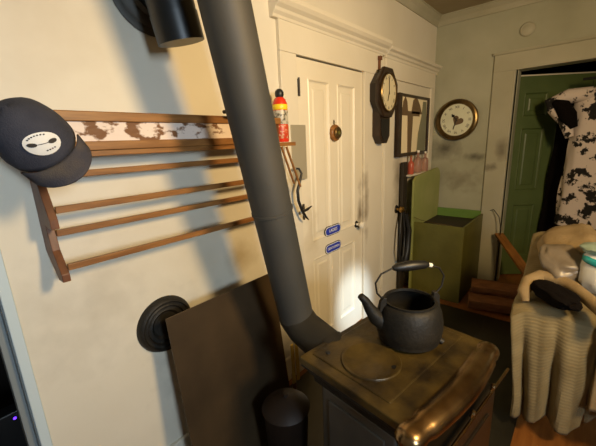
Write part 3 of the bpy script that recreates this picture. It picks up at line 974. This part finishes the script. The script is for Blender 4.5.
quick('case_box', 'clockwood', lambda bm: (octo(bm, 0.165, -0.075, 0.0), prism(bm, [(-0.10, -0.1), (0.10, -0.1), (0.10, -0.335), (0.045, -0.395), (-0.045, -0.395), (-0.10, -0.335)], 'y', -0.075, 0.0)), wc, bevel=0.003)
quick('octagonal_bezel', 'clockwood', lambda bm: octo(bm, 0.205, -0.105, -0.07), wc, bevel=0.010)
quick('dial', 'face', lambda bm: lathe(bm, [(0, 0.108), (0.138, 0.108), (0.138, 0.10), (0, 0.10)], 48, RX), wc)
quick('glass_rim', 'brassold', lambda bm: lathe(bm, [(0.138, 0.10), (0.138, 0.115), (0.146, 0.119), (0.153, 0.112), (0.153, 0.10)], 48, RX), wc, smooth=True)
quick('hanger', 'wooddk', lambda bm: (box(bm, (-0.012, -0.02, 0.18), (0.012, -0.004, 0.27)), box(bm, (-0.02, -0.03, 0.255), (0.02, -0.004, 0.285))), wc, bevel=0.003)
quick('pendulum_door', 'black', lambda bm: prism(bm, [(-0.075, -0.20), (0.075, -0.20), (0.075, -0.32), (0.035, -0.365), (-0.035, -0.365), (-0.075, -0.32)], 'y', -0.079, -0.074), wc)
quick('hour_hand', 'ink', lambda bm: box(bm, (-0.004, -0.112, -0.01), (0.004, -0.110, 0.07), rot=Matrix.Rotation(R(0), 4, 'Y')), wc, rot=(0, R(200), 0))
quick('minute_hand', 'ink', lambda bm: box(bm, (-0.003, -0.115, -0.015), (0.003, -0.113, 0.11)), wc, rot=(0, R(355), 0))
ROM = ['XII', 'I', 'II', 'III', 'IIII', 'V', 'VI', 'VII', 'VIII', 'IX', 'X', 'XI']


def numerals(parent, r, size, y):
    for k, tx in enumerate(ROM):
        a = 2 * PI * k / 12
        text_mesh('numeral', tx, size, 'ink', parent, Matrix.Rotation(R(90), 4, 'X') @ Matrix.Translation((r * math.sin(a), r * math.cos(a), y)) @ Matrix.Rotation(-a, 4, 'Z'), 0.0004)


numerals(wc, 0.115, 0.032, 0.1088)

# ------------------------------------------------------------ round clock on right wall
rc = empty('round_wall_clock', (WX, 1.078, 1.675), 'round clock with brass and brown rim on the grey wall', 'clock', R(-90))
quick('rim', 'brassold', lambda bm: lathe(bm, [(0, 0), (0.198, 0), (0.205, 0.012), (0.205, 0.03), (0.198, 0.045), (0.184, 0.050), (0.172, 0.040), (0.166, 0.034), (0.158, 0.034), (0.156, 0.022), (0, 0.022)], 56, RX), rc, smooth=True)
quick('dial', 'faceg', lambda bm: lathe(bm, [(0, 0.026), (0.157, 0.026), (0.157, 0.022), (0, 0.022)], 48, RX), rc)
numerals(rc, 0.125, 0.036, 0.0266)


def heart(bm, cx, cz, s, y0, y1, tilt):
    pts = []
    for k in range(28):
        t = 2 * PI * k / 28
        x = 16 * math.sin(t) ** 3 / 17
        z = (13 * math.cos(t) - 5 * math.cos(2 * t) - 2 * math.cos(3 * t) - math.cos(4 * t)) / 17
        c_, s_ = math.cos(tilt), math.sin(tilt)
        pts.append((cx + s * (x * c_ - z * s_), cz + s * (x * s_ + z * c_)))
    prism(bm, pts, 'y', y0, y1)


quick('heart_motif', 'figure', lambda bm: heart(bm, 0.012, -0.01, 0.058, -0.0275, -0.0262, R(-30)), rc)
quick('hour_hand', 'ink', lambda bm: (box(bm, (-0.005, -0.031, -0.015), (0.005, -0.029, 0.075)), box(bm, (-0.014, -0.031, 0.04), (0.014, -0.029, 0.065), rot=Matrix.Rotation(R(45), 4, 'Y'))), rc, rot=(0, R(-38), 0))
quick('minute_hand', 'ink', lambda bm: box(bm, (-0.004, -0.034, -0.02), (0.004, -0.032, 0.095)), rc, rot=(0, R(195), 0))

# small round plate high on the right wall
dt = quick('round_ceiling_plate', 'trimr', lambda bm: lathe(bm, [(0, 0), (0.072, 0), (0.070, 0.012), (0.058, 0.022), (0.045, 0.020), (0.032, 0.026), (0, 0.027)], 40, Matrix.Rotation(R(-90), 4, 'Y')), loc=(WX, 0.545, 2.40), smooth=True)
dt.scale = (0.82, 0.82, 0.82)
dt.name = 'smoke_detector'
tag(dt, 'pale round smoke detector high on the wall over the green door', 'smoke detector')

# ------------------------------------------------------------ framed picture on the back wall
fp = empty('framed_picture', (2.83, WY - 0.022, 1.355), 'dark framed picture with brown silhouettes hanging in the corner', 'picture')
FW, FH = 0.72, 0.54
quick('frame', 'clockwood', lambda bm: (box(bm, (0, -0.035, 0), (0.055, 0, FH)), box(bm, (FW - 0.03, -0.03, 0), (FW, 0, FH)), box(bm, (0.055, -0.03, 0), (FW - 0.03, 0, 0.03)), box(bm, (0.055, -0.03, FH - 0.022), (FW - 0.03, 0, FH))), fp, bevel=0.003)
quick('picture_ground', 'mirror', lambda bm: box(bm, (0.05, -0.012, 0.025), (FW - 0.025, -0.004, FH - 0.02)), fp)
quick('brown_shapes', 'figure', lambda bm: (box(bm, (0.055, -0.016, 0.36), (0.50, -0.012, 0.40)),
      prism(bm, [(0.24, 0.03), (0.32, 0.03), (0.34, 0.36), (0.22, 0.36)], 'y', -0.016, -0.012),
      prism(bm, [(0.10, 0.40), (0.22, 0.40), (0.20, 0.48), (0.16, 0.52), (0.12, 0.48)], 'y', -0.016, -0.012),
      prism(bm, [(0.30, 0.38), (0.56, 0.38), (0.50, 0.46), (0.42, 0.53), (0.34, 0.50)], 'y', -0.016, -0.012)), fp)
quick('grey_shapes', 'figgrey', lambda bm: (prism(bm, [(0.46, 0.03), (0.67, 0.03), (0.68, 0.30), (0.66, 0.50), (0.58, 0.50), (0.55, 0.36), (0.48, 0.20)], 'y', -0.0175, -0.0125),), fp)

# bits at the door casing of the far door: brass knob, dark hanging things
kn = empty('brass_knob', (2.93, WY - 0.006, 0.865), 'small shiny brass knob beside the green box', 'knob')
quick('knob', 'brass', lambda bm: knob(bm, (0, 0, 0), (0, -1, 0), 1.2), kn, smooth=True)
quick('rosette', 'black', lambda bm: lathe(bm, [(0, 0), (0.04, 0), (0.036, 0.006), (0, 0.008)], 24, RX), kn)
dk = quick('dark_strip', 'darkbrown', lambda bm: (box(bm, (2.955, WY - 0.055, 0.0), (3.05, WY - 0.023, 1.30))), bevel=0.006)  # plain dark brown upright strip
tag(dk, 'dark upright strip standing between the knob and the green box', 'post')
for i, (pts, lb) in enumerate((([(2.93, 1.27, 0.84), (2.86, 1.25, 0.70), (2.83, 1.24, 0.50), (2.87, 1.24, 0.38), (2.93, 1.24, 0.42), (2.97, 1.25, 0.62), (2.95, 1.26, 0.84)], 'thin black strap loop hanging from the brass knob'),
                               ([(2.95, 1.235, 0.83), (3.0, 1.22, 0.66), (2.97, 1.22, 0.46), (2.93, 1.22, 0.36), (2.96, 1.22, 0.26)], 'thick black iron poker hanging under the brass knob'))):
    o = quick('strap' if i == 0 else 'poker', 'black', lambda bm: tube(bm, pts, 0.010 if i == 0 else [0.018, 0.024, 0.030, 0.040, 0.018], 10), smooth=True)
    tag(o, lb, 'strap' if i == 0 else 'poker')

# ------------------------------------------------------------ green box
gb = empty('green_wood_box', (3.06, 0.75, 0.0), 'olive green open wooden box with tall rounded back board', 'box')
GX, GY, GZ = 0.68, 0.47, 0.728
t_ = 0.02
quick('front_board', 'greenbox', lambda bm: prism(bm, [(0, 0), (GY, 0), (GY, GZ), (0, GZ)], 'x', 0, t_), gb, bevel=0.003)
quick('side_board', 'greenbox', lambda bm: box(bm, (t_, 0, 0), (GX, t_, GZ)), gb, bevel=0.003)
quick('rear_board', 'boxin', lambda bm: box(bm, (GX - t_, t_, 0), (GX, GY - t_, GZ + 0.03)), gb, bevel=0.003)


def tallb(bm):
    pts = [(-0.03, 0), (GX, 0), (GX, 1.03 + 0.12)]
    for k in range(7):
        a = PI / 2 * k / 6
        pts.append((GX - 0.10 + 0.10 * math.cos(a), 1.10 + 0.10 * math.sin(a)))
    pts += [(0.03, 1.165), (-0.03, 1.13)]
    prism(bm, pts[:2] + pts[3:], 'y', GY - t_ - 0.0, GY)


quick('tall_back_board', 'boxback', tallb, gb, bevel=0.003, label='taller paler green board with rounded top corner')
quick('bottom_board', 'darkbrown', lambda bm: box(bm, (t_, t_, 0.02), (GX - t_, GY - t_, 0.04)), gb)
quick('dark_fill', 'darkbrown', lambda bm: box(bm, (t_, t_, 0.655), (GX - t_, GY - t_, 0.67)), gb, label='dark sheet added just under the rim to darken the inside')  # added dark sheet standing in for the shaded inside of the box
wire = quick('bent_wire', 'black', lambda bm: tube(bm, [(3.775, 0.70, 0.76), (3.74, 0.66, 0.78), (3.70, 0.60, 0.72), (3.68, 0.57, 0.60), (3.69, 0.575, 0.52), (3.70, 0.59, 0.47)], 0.004, 8), smooth=True)
tag(wire, 'thin black bent wire hanging from the corner of the green box', 'wire')
wire2 = quick('thin_cord', 'brassold', lambda bm: tube(bm, [(2.97, 1.27, 0.86), (3.02, 1.24, 0.80), (3.10, 1.15, 0.745), (3.07, 1.0, 0.737), (3.065, 0.85, 0.735)], 0.0025, 6), smooth=True)
tag(wire2, 'thin cord lying along the front rim of the green box', 'cord')
# bottles standing on the tall board ledge
ledge = quick('narrow_shelf', 'trim', lambda bm: box(bm, (3.02, WY - 0.095, 1.165), (3.62, WY - 0.022, 1.18)), bevel=0.002)
tag(ledge, 'narrow ledge above the green box under the framed picture', 'shelf')
for x, s, lb in ((3.10, 0.9, 'leftmost small pink glass bottle on the narrow ledge'), (3.27, 1.1, 'tall pale pink glass bottle in the middle of the ledge'), (3.46, 1.0, 'pale pink glass bottle nearest the room corner')):
    t = empty('glass_bottle', (x, WY - 0.062, 1.181), lb, 'bottle', group='glass bottles on the narrow ledge')
    quick('body', 'pinkglass', lambda bm: lathe(bm, [(0, 0), (0.030 * s, 0), (0.033 * s, 0.006), (0.033 * s, 0.10 * s), (0.026 * s, 0.125 * s), (0.011 * s, 0.14 * s), (0.011 * s, 0.175 * s), (0, 0.175 * s)], 24), t, smooth=True)
    quick('stopper', 'wood' if s < 1 else 'porc', lambda bm: lathe(bm, [(0, 0.175 * s), (0.012 * s, 0.176 * s), (0.014 * s, 0.195 * s), (0, 0.198 * s)], 16), t, smooth=True)
    if s < 1:
        for c in t.children:
            if c.name.startswith('body'):
                c.data.materials[0] = M['redglass']

# ------------------------------------------------------------ green door
gd_ang = math.atan2(-0.452, 0.369)
P6 = [(0.10, 0.20, 0.33, 0.78), (0.43, 0.20, 0.66, 0.78), (0.10, 0.93, 0.33, 1.55), (0.43, 0.93, 0.66, 1.55), (0.10, 1.66, 0.33, 1.88), (0.43, 1.66, 0.66, 1.88)]
# local x runs from hinge; front (y=0) should face the camera
d2 = S('door_2', 'green', lambda bm: panelled(bm, 0.76, 2.03, 0.04, P6), loc=(3.97, 0.62, 0.012), rot=(0, 0, gd_ang))
quick('top_edge_strip', 'trim', lambda bm: box(bm, (0, -0.004, 2.03), (0.76, 0.04, 2.042)), d2, label='unpainted pale top edge')

# ------------------------------------------------------------ coats in the doorway


def coat(bm, cx, cy, ztop, zbot, w_top, w_bot, depth, seed=0, folds=5):
    nu, nv = 40, 30
    rows = []
    for j in range(nv + 1):
        s = j / nv
        z = ztop + (zbot - ztop) * s
        ws = w_top + (w_bot - w_top) * s
        if s < 0.10:
            ws *= 0.25 + 0.75 * (s / 0.10) ** 0.45
        row = []
        for k in range(nu):
            t = 2 * PI * k / nu
            f = 1 + 0.10 * math.sin(folds * t + seed + 1.5 * s) * s + 0.08 * noise.noise(V((3 * math.cos(t) + seed, 3 * math.sin(t), 4 * s)))
            row.append(bm.verts.new((cx + depth * math.cos(t) * f * (0.5 + 0.5 * min(1, s * 4)), cy + ws / 2 * math.sin(t) * f, z + 0.01 * noise.noise(V((t, s * 3, seed))))))
        rows.append(row)
    for a, b in zip(rows, rows[1:]):
        for k in range(nu):
            bm.faces.new((a[k], a[(k + 1) % nu], b[(k + 1) % nu], b[k]))
    bm.faces.new(rows[0]); bm.faces.new(list(reversed(rows[-1])))


ct = empty('cow_print_coat', (3.93, -0.04, 1.88), 'fluffy black and white cow print coat hanging in the green doorway', 'coat')
quick('body', 'cow', lambda bm: coat(bm, 0, 0.0, 0, -1.22, 0.36, 0.44, 0.10, 1.0), ct, smooth=True)
quick('sleeve', 'cow', lambda bm: tube(bm, [(-0.02, 0.08, -0.06), (-0.03, 0.24, -0.07), (-0.035, 0.375, -0.10), (-0.04, 0.33, -0.17), (-0.06, 0.23, -0.28), (-0.08, 0.19, -0.42)], [0.055, 0.065, 0.035, 0.05, 0.055, 0.03], 16), ct, smooth=True)
quick('sleeve', 'cow', lambda bm: tube(bm, [(-0.05, -0.14, -0.05), (-0.07, -0.2, -0.2), (-0.08, -0.22, -0.45), (-0.08, -0.2, -0.65)], [0.06, 0.08, 0.075, 0.065], 16), ct, smooth=True)
quick('dark_hood', 'darkcloth', lambda bm: (tube(bm, [(-0.06, 0.33, -0.11), (-0.08, 0.27, -0.15), (-0.09, 0.22, -0.24), (-0.09, 0.17, -0.34)], [0.03, 0.06, 0.065, 0.03], 16)), ct, smooth=True, label='dark cloth lining turned outward')
bc = quick('black_coat', 'darkcloth', lambda bm: coat(bm, 0, 0, 0, -1.45, 0.42, 0.50, 0.07, 4.0), loc=(4.19, 0.05, 1.86), smooth=True)
tag(bc, 'plain black coat hanging behind the cow print coat', 'coat')
hr = quick('coat_rail', 'black', lambda bm: tube(bm, [(4.0, -0.60, 1.95), (4.0, 0.12, 1.95)], 0.012, 10))
tag(hr, 'thin black rail inside the doorway carrying both coats', 'rail')
for x, y, n in ((3.93, -0.04, 'small wire hook carrying the cow print coat'), (4.19, 0.05, 'small wire hook carrying the black coat')):
    o = quick('coat_hook', 'black', lambda bm: tube(bm, [(x, y, 1.84), (x, y, 1.95), ((x + 4.0) / 2, y, 1.970), (4.0, y, 1.964)], 0.003, 6))
    tag(o, n, 'hook')

# ------------------------------------------------------------ firewood, planks
def logm(bm, L, r, seed):
    random.seed(seed)
    n = 9
    pts, rad = [], []
    prof = [(r * (0.75 + 0.35 * random.random()) * math.cos(2 * PI * k / 9), r * (0.7 + 0.35 * random.random()) * math.sin(2 * PI * k / 9)) for k in range(9)]
    rows = []
    for i in range(n + 1):
        x = L * i / n
        rows.append([bm.verts.new((x, p[0] * (1 + 0.06 * noise.noise(V((x * 9, p[0] * 30, seed)))), p[1] * (1 + 0.06 * noise.noise(V((x * 8, p[1] * 30, seed + 3)))))) for p in prof])
    for a, b in zip(rows, rows[1:]):
        for k in range(9):
            bm.faces.new((a[k], a[(k + 1) % 9], b[(k + 1) % 9], b[k]))
    bm.faces.new(rows[0]); bm.faces.new(list(reversed(rows[-1])))


for i, (lc, rz, L, r, lb) in enumerate((((3.02, 0.66, 0.085), R(-75), 0.50, 0.075, 'split firewood log on the floor against the green box'),
                                        ((3.20, 0.66, 0.085), R(-80), 0.46, 0.07, 'split firewood log on the floor beside the door casing'),
                                        ((3.08, 0.66, 0.205), R(-78), 0.46, 0.075, 'split firewood log lying on top of the other two'))):
    o = quick('firewood_log', 'log', lambda bm: logm(bm, L, r, 11 + i), loc=lc, rot=(0, 0, rz), smooth=True)
    tag(o, lb, 'firewood', 'firewood by the green box')
for i, (a, b, lb) in enumerate((((3.10, 0.16, 0.27), (3.72, 0.59, 0.54), 'orange brown wooden plank leaning up to the door casing'),
                                ((3.05, 0.02, 0.20), (3.70, 0.44, 0.34), 'thin pale stick leaning below the wooden plank'))):
    a = V((a[0], a[1], a[2])); b = V(b)
    a = a + (a - b) * 0.35
    d = (b - a)
    q = d.to_track_quat('X', 'Z').to_matrix().to_4x4()
    o = quick('wooden_plank' if i == 0 else 'wooden_stick', 'wood', lambda bm: box(bm, (0, -0.04 + 0.026 * i, -0.01), (d.length, 0.04 - 0.026 * i, 0.012)), bevel=0.002)
    o.matrix_world = Matrix.Translation(a) @ q
    tag(o, lb, 'plank' if i == 0 else 'stick')


# ------------------------------------------------------------ draped armchair
ac = empty('armchair', (2.20, -0.12, 0), 'low armchair hidden under the cream blanket, right of the stove', 'armchair')
quick('seat', 'wooddk', lambda bm: box(bm, (-0.34, -0.36, 0.30), (0.30, 0.30, 0.58)), ac, bevel=0.03)
quick('backrest', 'wooddk', lambda bm: box(bm, (0.20, -0.36, 0.30), (0.34, 0.30, 0.86)), ac, bevel=0.04)
for x, y in ((-0.30, -0.32), (-0.30, 0.26), (0.30, -0.32), (0.30, 0.26)):
    quick('leg', 'wooddk', lambda bm: tube(bm, [(x, y, 0), (x, y, 0.31)], [0.016, 0.024], 10), ac)


def sheet(bm, prof, y0, y1, nu, nv, dispf, uvs=True):
    """prof: polyline in (x,z); width along y; dispf(s,t,p)->Vector"""
    P_ = [V((p[0], 0, p[1])) for p in prof]
    L = [0]
    for a, b in zip(P_, P_[1:]):
        L.append(L[-1] + (b - a).length)
    tot = L[-1]

    def at(s):
        d = s * tot
        for i in range(len(P_) - 1):
            if d <= L[i + 1] + 1e-9:
                return P_[i].lerp(P_[i + 1], (d - L[i]) / max(1e-9, L[i + 1] - L[i]))
        return P_[-1].copy()
    uvl = bm.loops.layers.uv.new('uv')
    g = []
    for i in range(nu + 1):
        row = []
        s = i / nu
        for j in range(nv + 1):
            t = j / nv
            p = at(s)
            p.y = y0 + (y1 - y0) * t
            row.append((bm.verts.new(dispf(s, t, p)), (t * (abs(y1 - y0)), s * tot)))
        g.append(row)
    for i in range(nu):
        for j in range(nv):
            q = (g[i][j], g[i + 1][j], g[i + 1][j + 1], g[i][j + 1])
            f = bm.faces.new([v[0] for v in q])
            for lp, v in zip(f.loops, q):
                lp[uvl].uv = v[1]


HEM = [(0.0, -0.005), (0.12, 0.0), (0.16, 0.0), (0.205, 0.05), (0.27, 0.03), (0.34, -0.01), (0.40, 0.08), (0.5, 0.16), (1.0, 0.2)]


def bl_disp(s, t, p):
    q = p.copy()
    front = max(0.0, min(1.0, (0.70 - p.z) / 0.5)) if p.x < 1.9 else 0.0
    f1 = 0.5 + 0.5 * math.cos(2 * PI * (t / 0.155) + 0.5 * math.sin(s * 7))
    q.x -= front ** 0.7 * (0.042 * f1 - 0.01 + 0.012 * math.sin(t * 70 + s * 4))
    for (a, za), (b, zb) in zip(HEM, HEM[1:]):
        if a <= t <= b:
            q.z += (za + (zb - za) * (t - a) / (b - a)) * front
    q.y -= front * 0.06 * max(0.0, 1 - t / 0.25)
    if t > 0.42:
        q.x += front * min(0.22, (t - 0.42) * 2.2)
    nf = 1.0 - front
    q.z += nf * 0.035 * noise.noise(V((p.x * 7, p.y * 7, 1.0)))
    q.x += 0.02 * noise.noise(V((p.z * 5, p.y * 6, 5.0)))
    if t < 0.12:
        q.z -= nf * 0.05 * (1 - t / 0.12) ** 2
    return q


prof = [(1.80, 0.10), (1.795, 0.35), (1.80, 0.59), (1.82, 0.665), (1.88, 0.70), (2.02, 0.70), (2.18, 0.72), (2.30, 0.80), (2.38, 0.90), (2.45, 0.93), (2.56, 0.90), (2.60, 0.80), (2.61, 0.55)]
bt = quick('draped_blanket', 'blanket', lambda bm: sheet(bm, prof, 0.20, -0.62, 90, 110, bl_disp), smooth=True, recalc=False)
smd = bt.modifiers.new('thickness', 'SOLIDIFY'); smd.thickness = 0.008
tag(bt, 'cream ribbed knitted blanket draped over the armchair', 'blanket')


def tw_disp(s, t, p):
    q = p.copy()
    q.x += 0.014 * math.sin(t * 14 + 3 * s)
    q.z += 0.02 * noise.noise(V((p.x * 9, p.y * 9, 7.0))) - (0.04 * t if s < 0.3 else 0)
    return q


tw = quick('folded_towel', 'beige', lambda bm: sheet(bm, [(1.755, 0.30), (1.75, 0.60), (1.78, 0.70), (1.86, 0.735), (2.05, 0.75), (2.2, 0.78)], -0.135, -0.40, 50, 30, tw_disp), smooth=True, recalc=False)
smd = tw.modifiers.new('thickness', 'SOLIDIFY'); smd.thickness = 0.010
tag(tw, 'beige towel hanging over the right of the draped armchair', 'towel')


def lump(bm, rx, ry, rz, seed, amp=0.15, fr=2.5, sub=4):
    r = bmesh.ops.create_icosphere(bm, subdivisions=sub, radius=1.0)
    for v in r['verts']:
        n = v.co.normalized()
        k = 1 + amp * noise.noise(n * fr + V((seed, 0, 0))) + amp * 0.4 * noise.noise(n * fr * 3 + V((0, seed, 0)))
        sx = lambda a: math.copysign(abs(a) ** 0.75, a)
        v.co = V((sx(n.x) * rx * k, sx(n.y) * ry * k, sx(n.z) * rz * k))


bcn = quick('black_cloth', 'darkcloth', lambda bm: lump(bm, 0.14, 0.062, 0.035, 3, 0.22, 1.8), loc=(1.86, 0.04, 0.770), rot=(0, 0, R(38)), smooth=True)
tag(bcn, 'crumpled black cloth lying on the blanket', 'cloth')
bg = quick('plastic_bag', 'bag', lambda bm: lump(bm, 0.12, 0.10, 0.06, 8, 0.18, 1.5), loc=(2.12, 0.03, 0.85), rot=(R(0), R(-25), R(20)), smooth=True)
tag(bg, 'greyish clear plastic bag of bedding on the blanket', 'bag')
bz = quick('crumpled_sheet', 'beige', lambda bm: lump(bm, 0.22, 0.15, 0.12, 15, 0.22, 1.6), loc=(2.33, 0.00, 0.86), rot=(R(-28), R(-10), R(10)), smooth=True)
tag(bz, 'crumpled tan cloth piled at the back of the armchair', 'cloth')
rl = quick('rolled_cloth', 'beige', lambda bm: tube(bm, [V(p) + V((0, 0, 0.012 * noise.noise(V(p) * 9))) for p in ((1.86, 0.15, 0.70), (1.89, 0.165, 0.745), (1.95, 0.155, 0.775), (2.03, 0.115, 0.785), (2.03, 0.045, 0.785), (1.97, -0.02, 0.785), (1.86, -0.08, 0.78), (1.76, -0.13, 0.775), (1.70, -0.17, 0.77))], [0.016, 0.028, 0.034, 0.036, 0.034, 0.030, 0.028, 0.030, 0.028], 14), smooth=True)
tag(rl, 'tan rolled cloth curving around behind the black cloth', 'cloth')
pk = empty('plastic_package', (2.05, -0.165, 0.73), 'shiny white and teal plastic wrapped package on the blanket', 'package', R(-10))
quick('wrapper', 'plasticw', lambda bm: lump(bm, 0.085, 0.13, 0.125, 21, 0.10, 2.5), pk, smooth=True, loc=(0, 0, 0.12))
quick('teal_stripe', 'teal', lambda bm: lump(bm, 0.090, 0.134, 0.026, 21, 0.04, 2.0), pk, smooth=True, loc=(0, 0, 0.165), rot=(R(12), 0, 0))
quick('pale_end', 'paleg', lambda bm: lump(bm, 0.085, 0.125, 0.025, 23, 0.10, 2.5), pk, smooth=True, loc=(0.01, 0.015, 0.235))

# ------------------------------------------------------------ dark room left
rt_ = empty('router', (0.03, 2.05, 0.02), 'small black device with a violet light in the dark left room', 'device')
quick('case', 'black', lambda bm: box(bm, (-0.08, -0.04, 0), (0.08, 0.04, 0.26)), rt_, bevel=0.006)
quick('status_light', 'ledm', lambda bm: lathe(bm, [(0, 0), (0.007, 0), (0.006, 0.003), (0, 0.004)], 12, Matrix.Translation((0.053, -0.04, 0.225)) @ RX), rt_)
cb = quick('pale_cable', 'white', lambda bm: tube(bm, [(-0.2, 1.75, 0.02), (0.0, 1.80, 0.06), (0.06, 1.82, 0.09), (0.30, 1.80, 0.14)], 0.004, 6))
tag(cb, 'thin pale cable crossing the dark left room', 'cable')

# lamp and its shade (behind the viewpoint)
lp = empty('ceiling_lamp', (1.0, -1.0, 2.68), 'small linen shaded lamp hanging from the ceiling', 'lamp')
quick('cord', 'black', lambda bm: tube(bm, [(0, 0, 0), (0, 0, -0.30)], 0.004, 6), lp)
quick('lamp_shade', 'shade', lambda bm: lathe(bm, [(0.06, -0.30), (0.13, -0.40), (0.128, -0.40), (0.058, -0.302)], 28, close=True), lp)
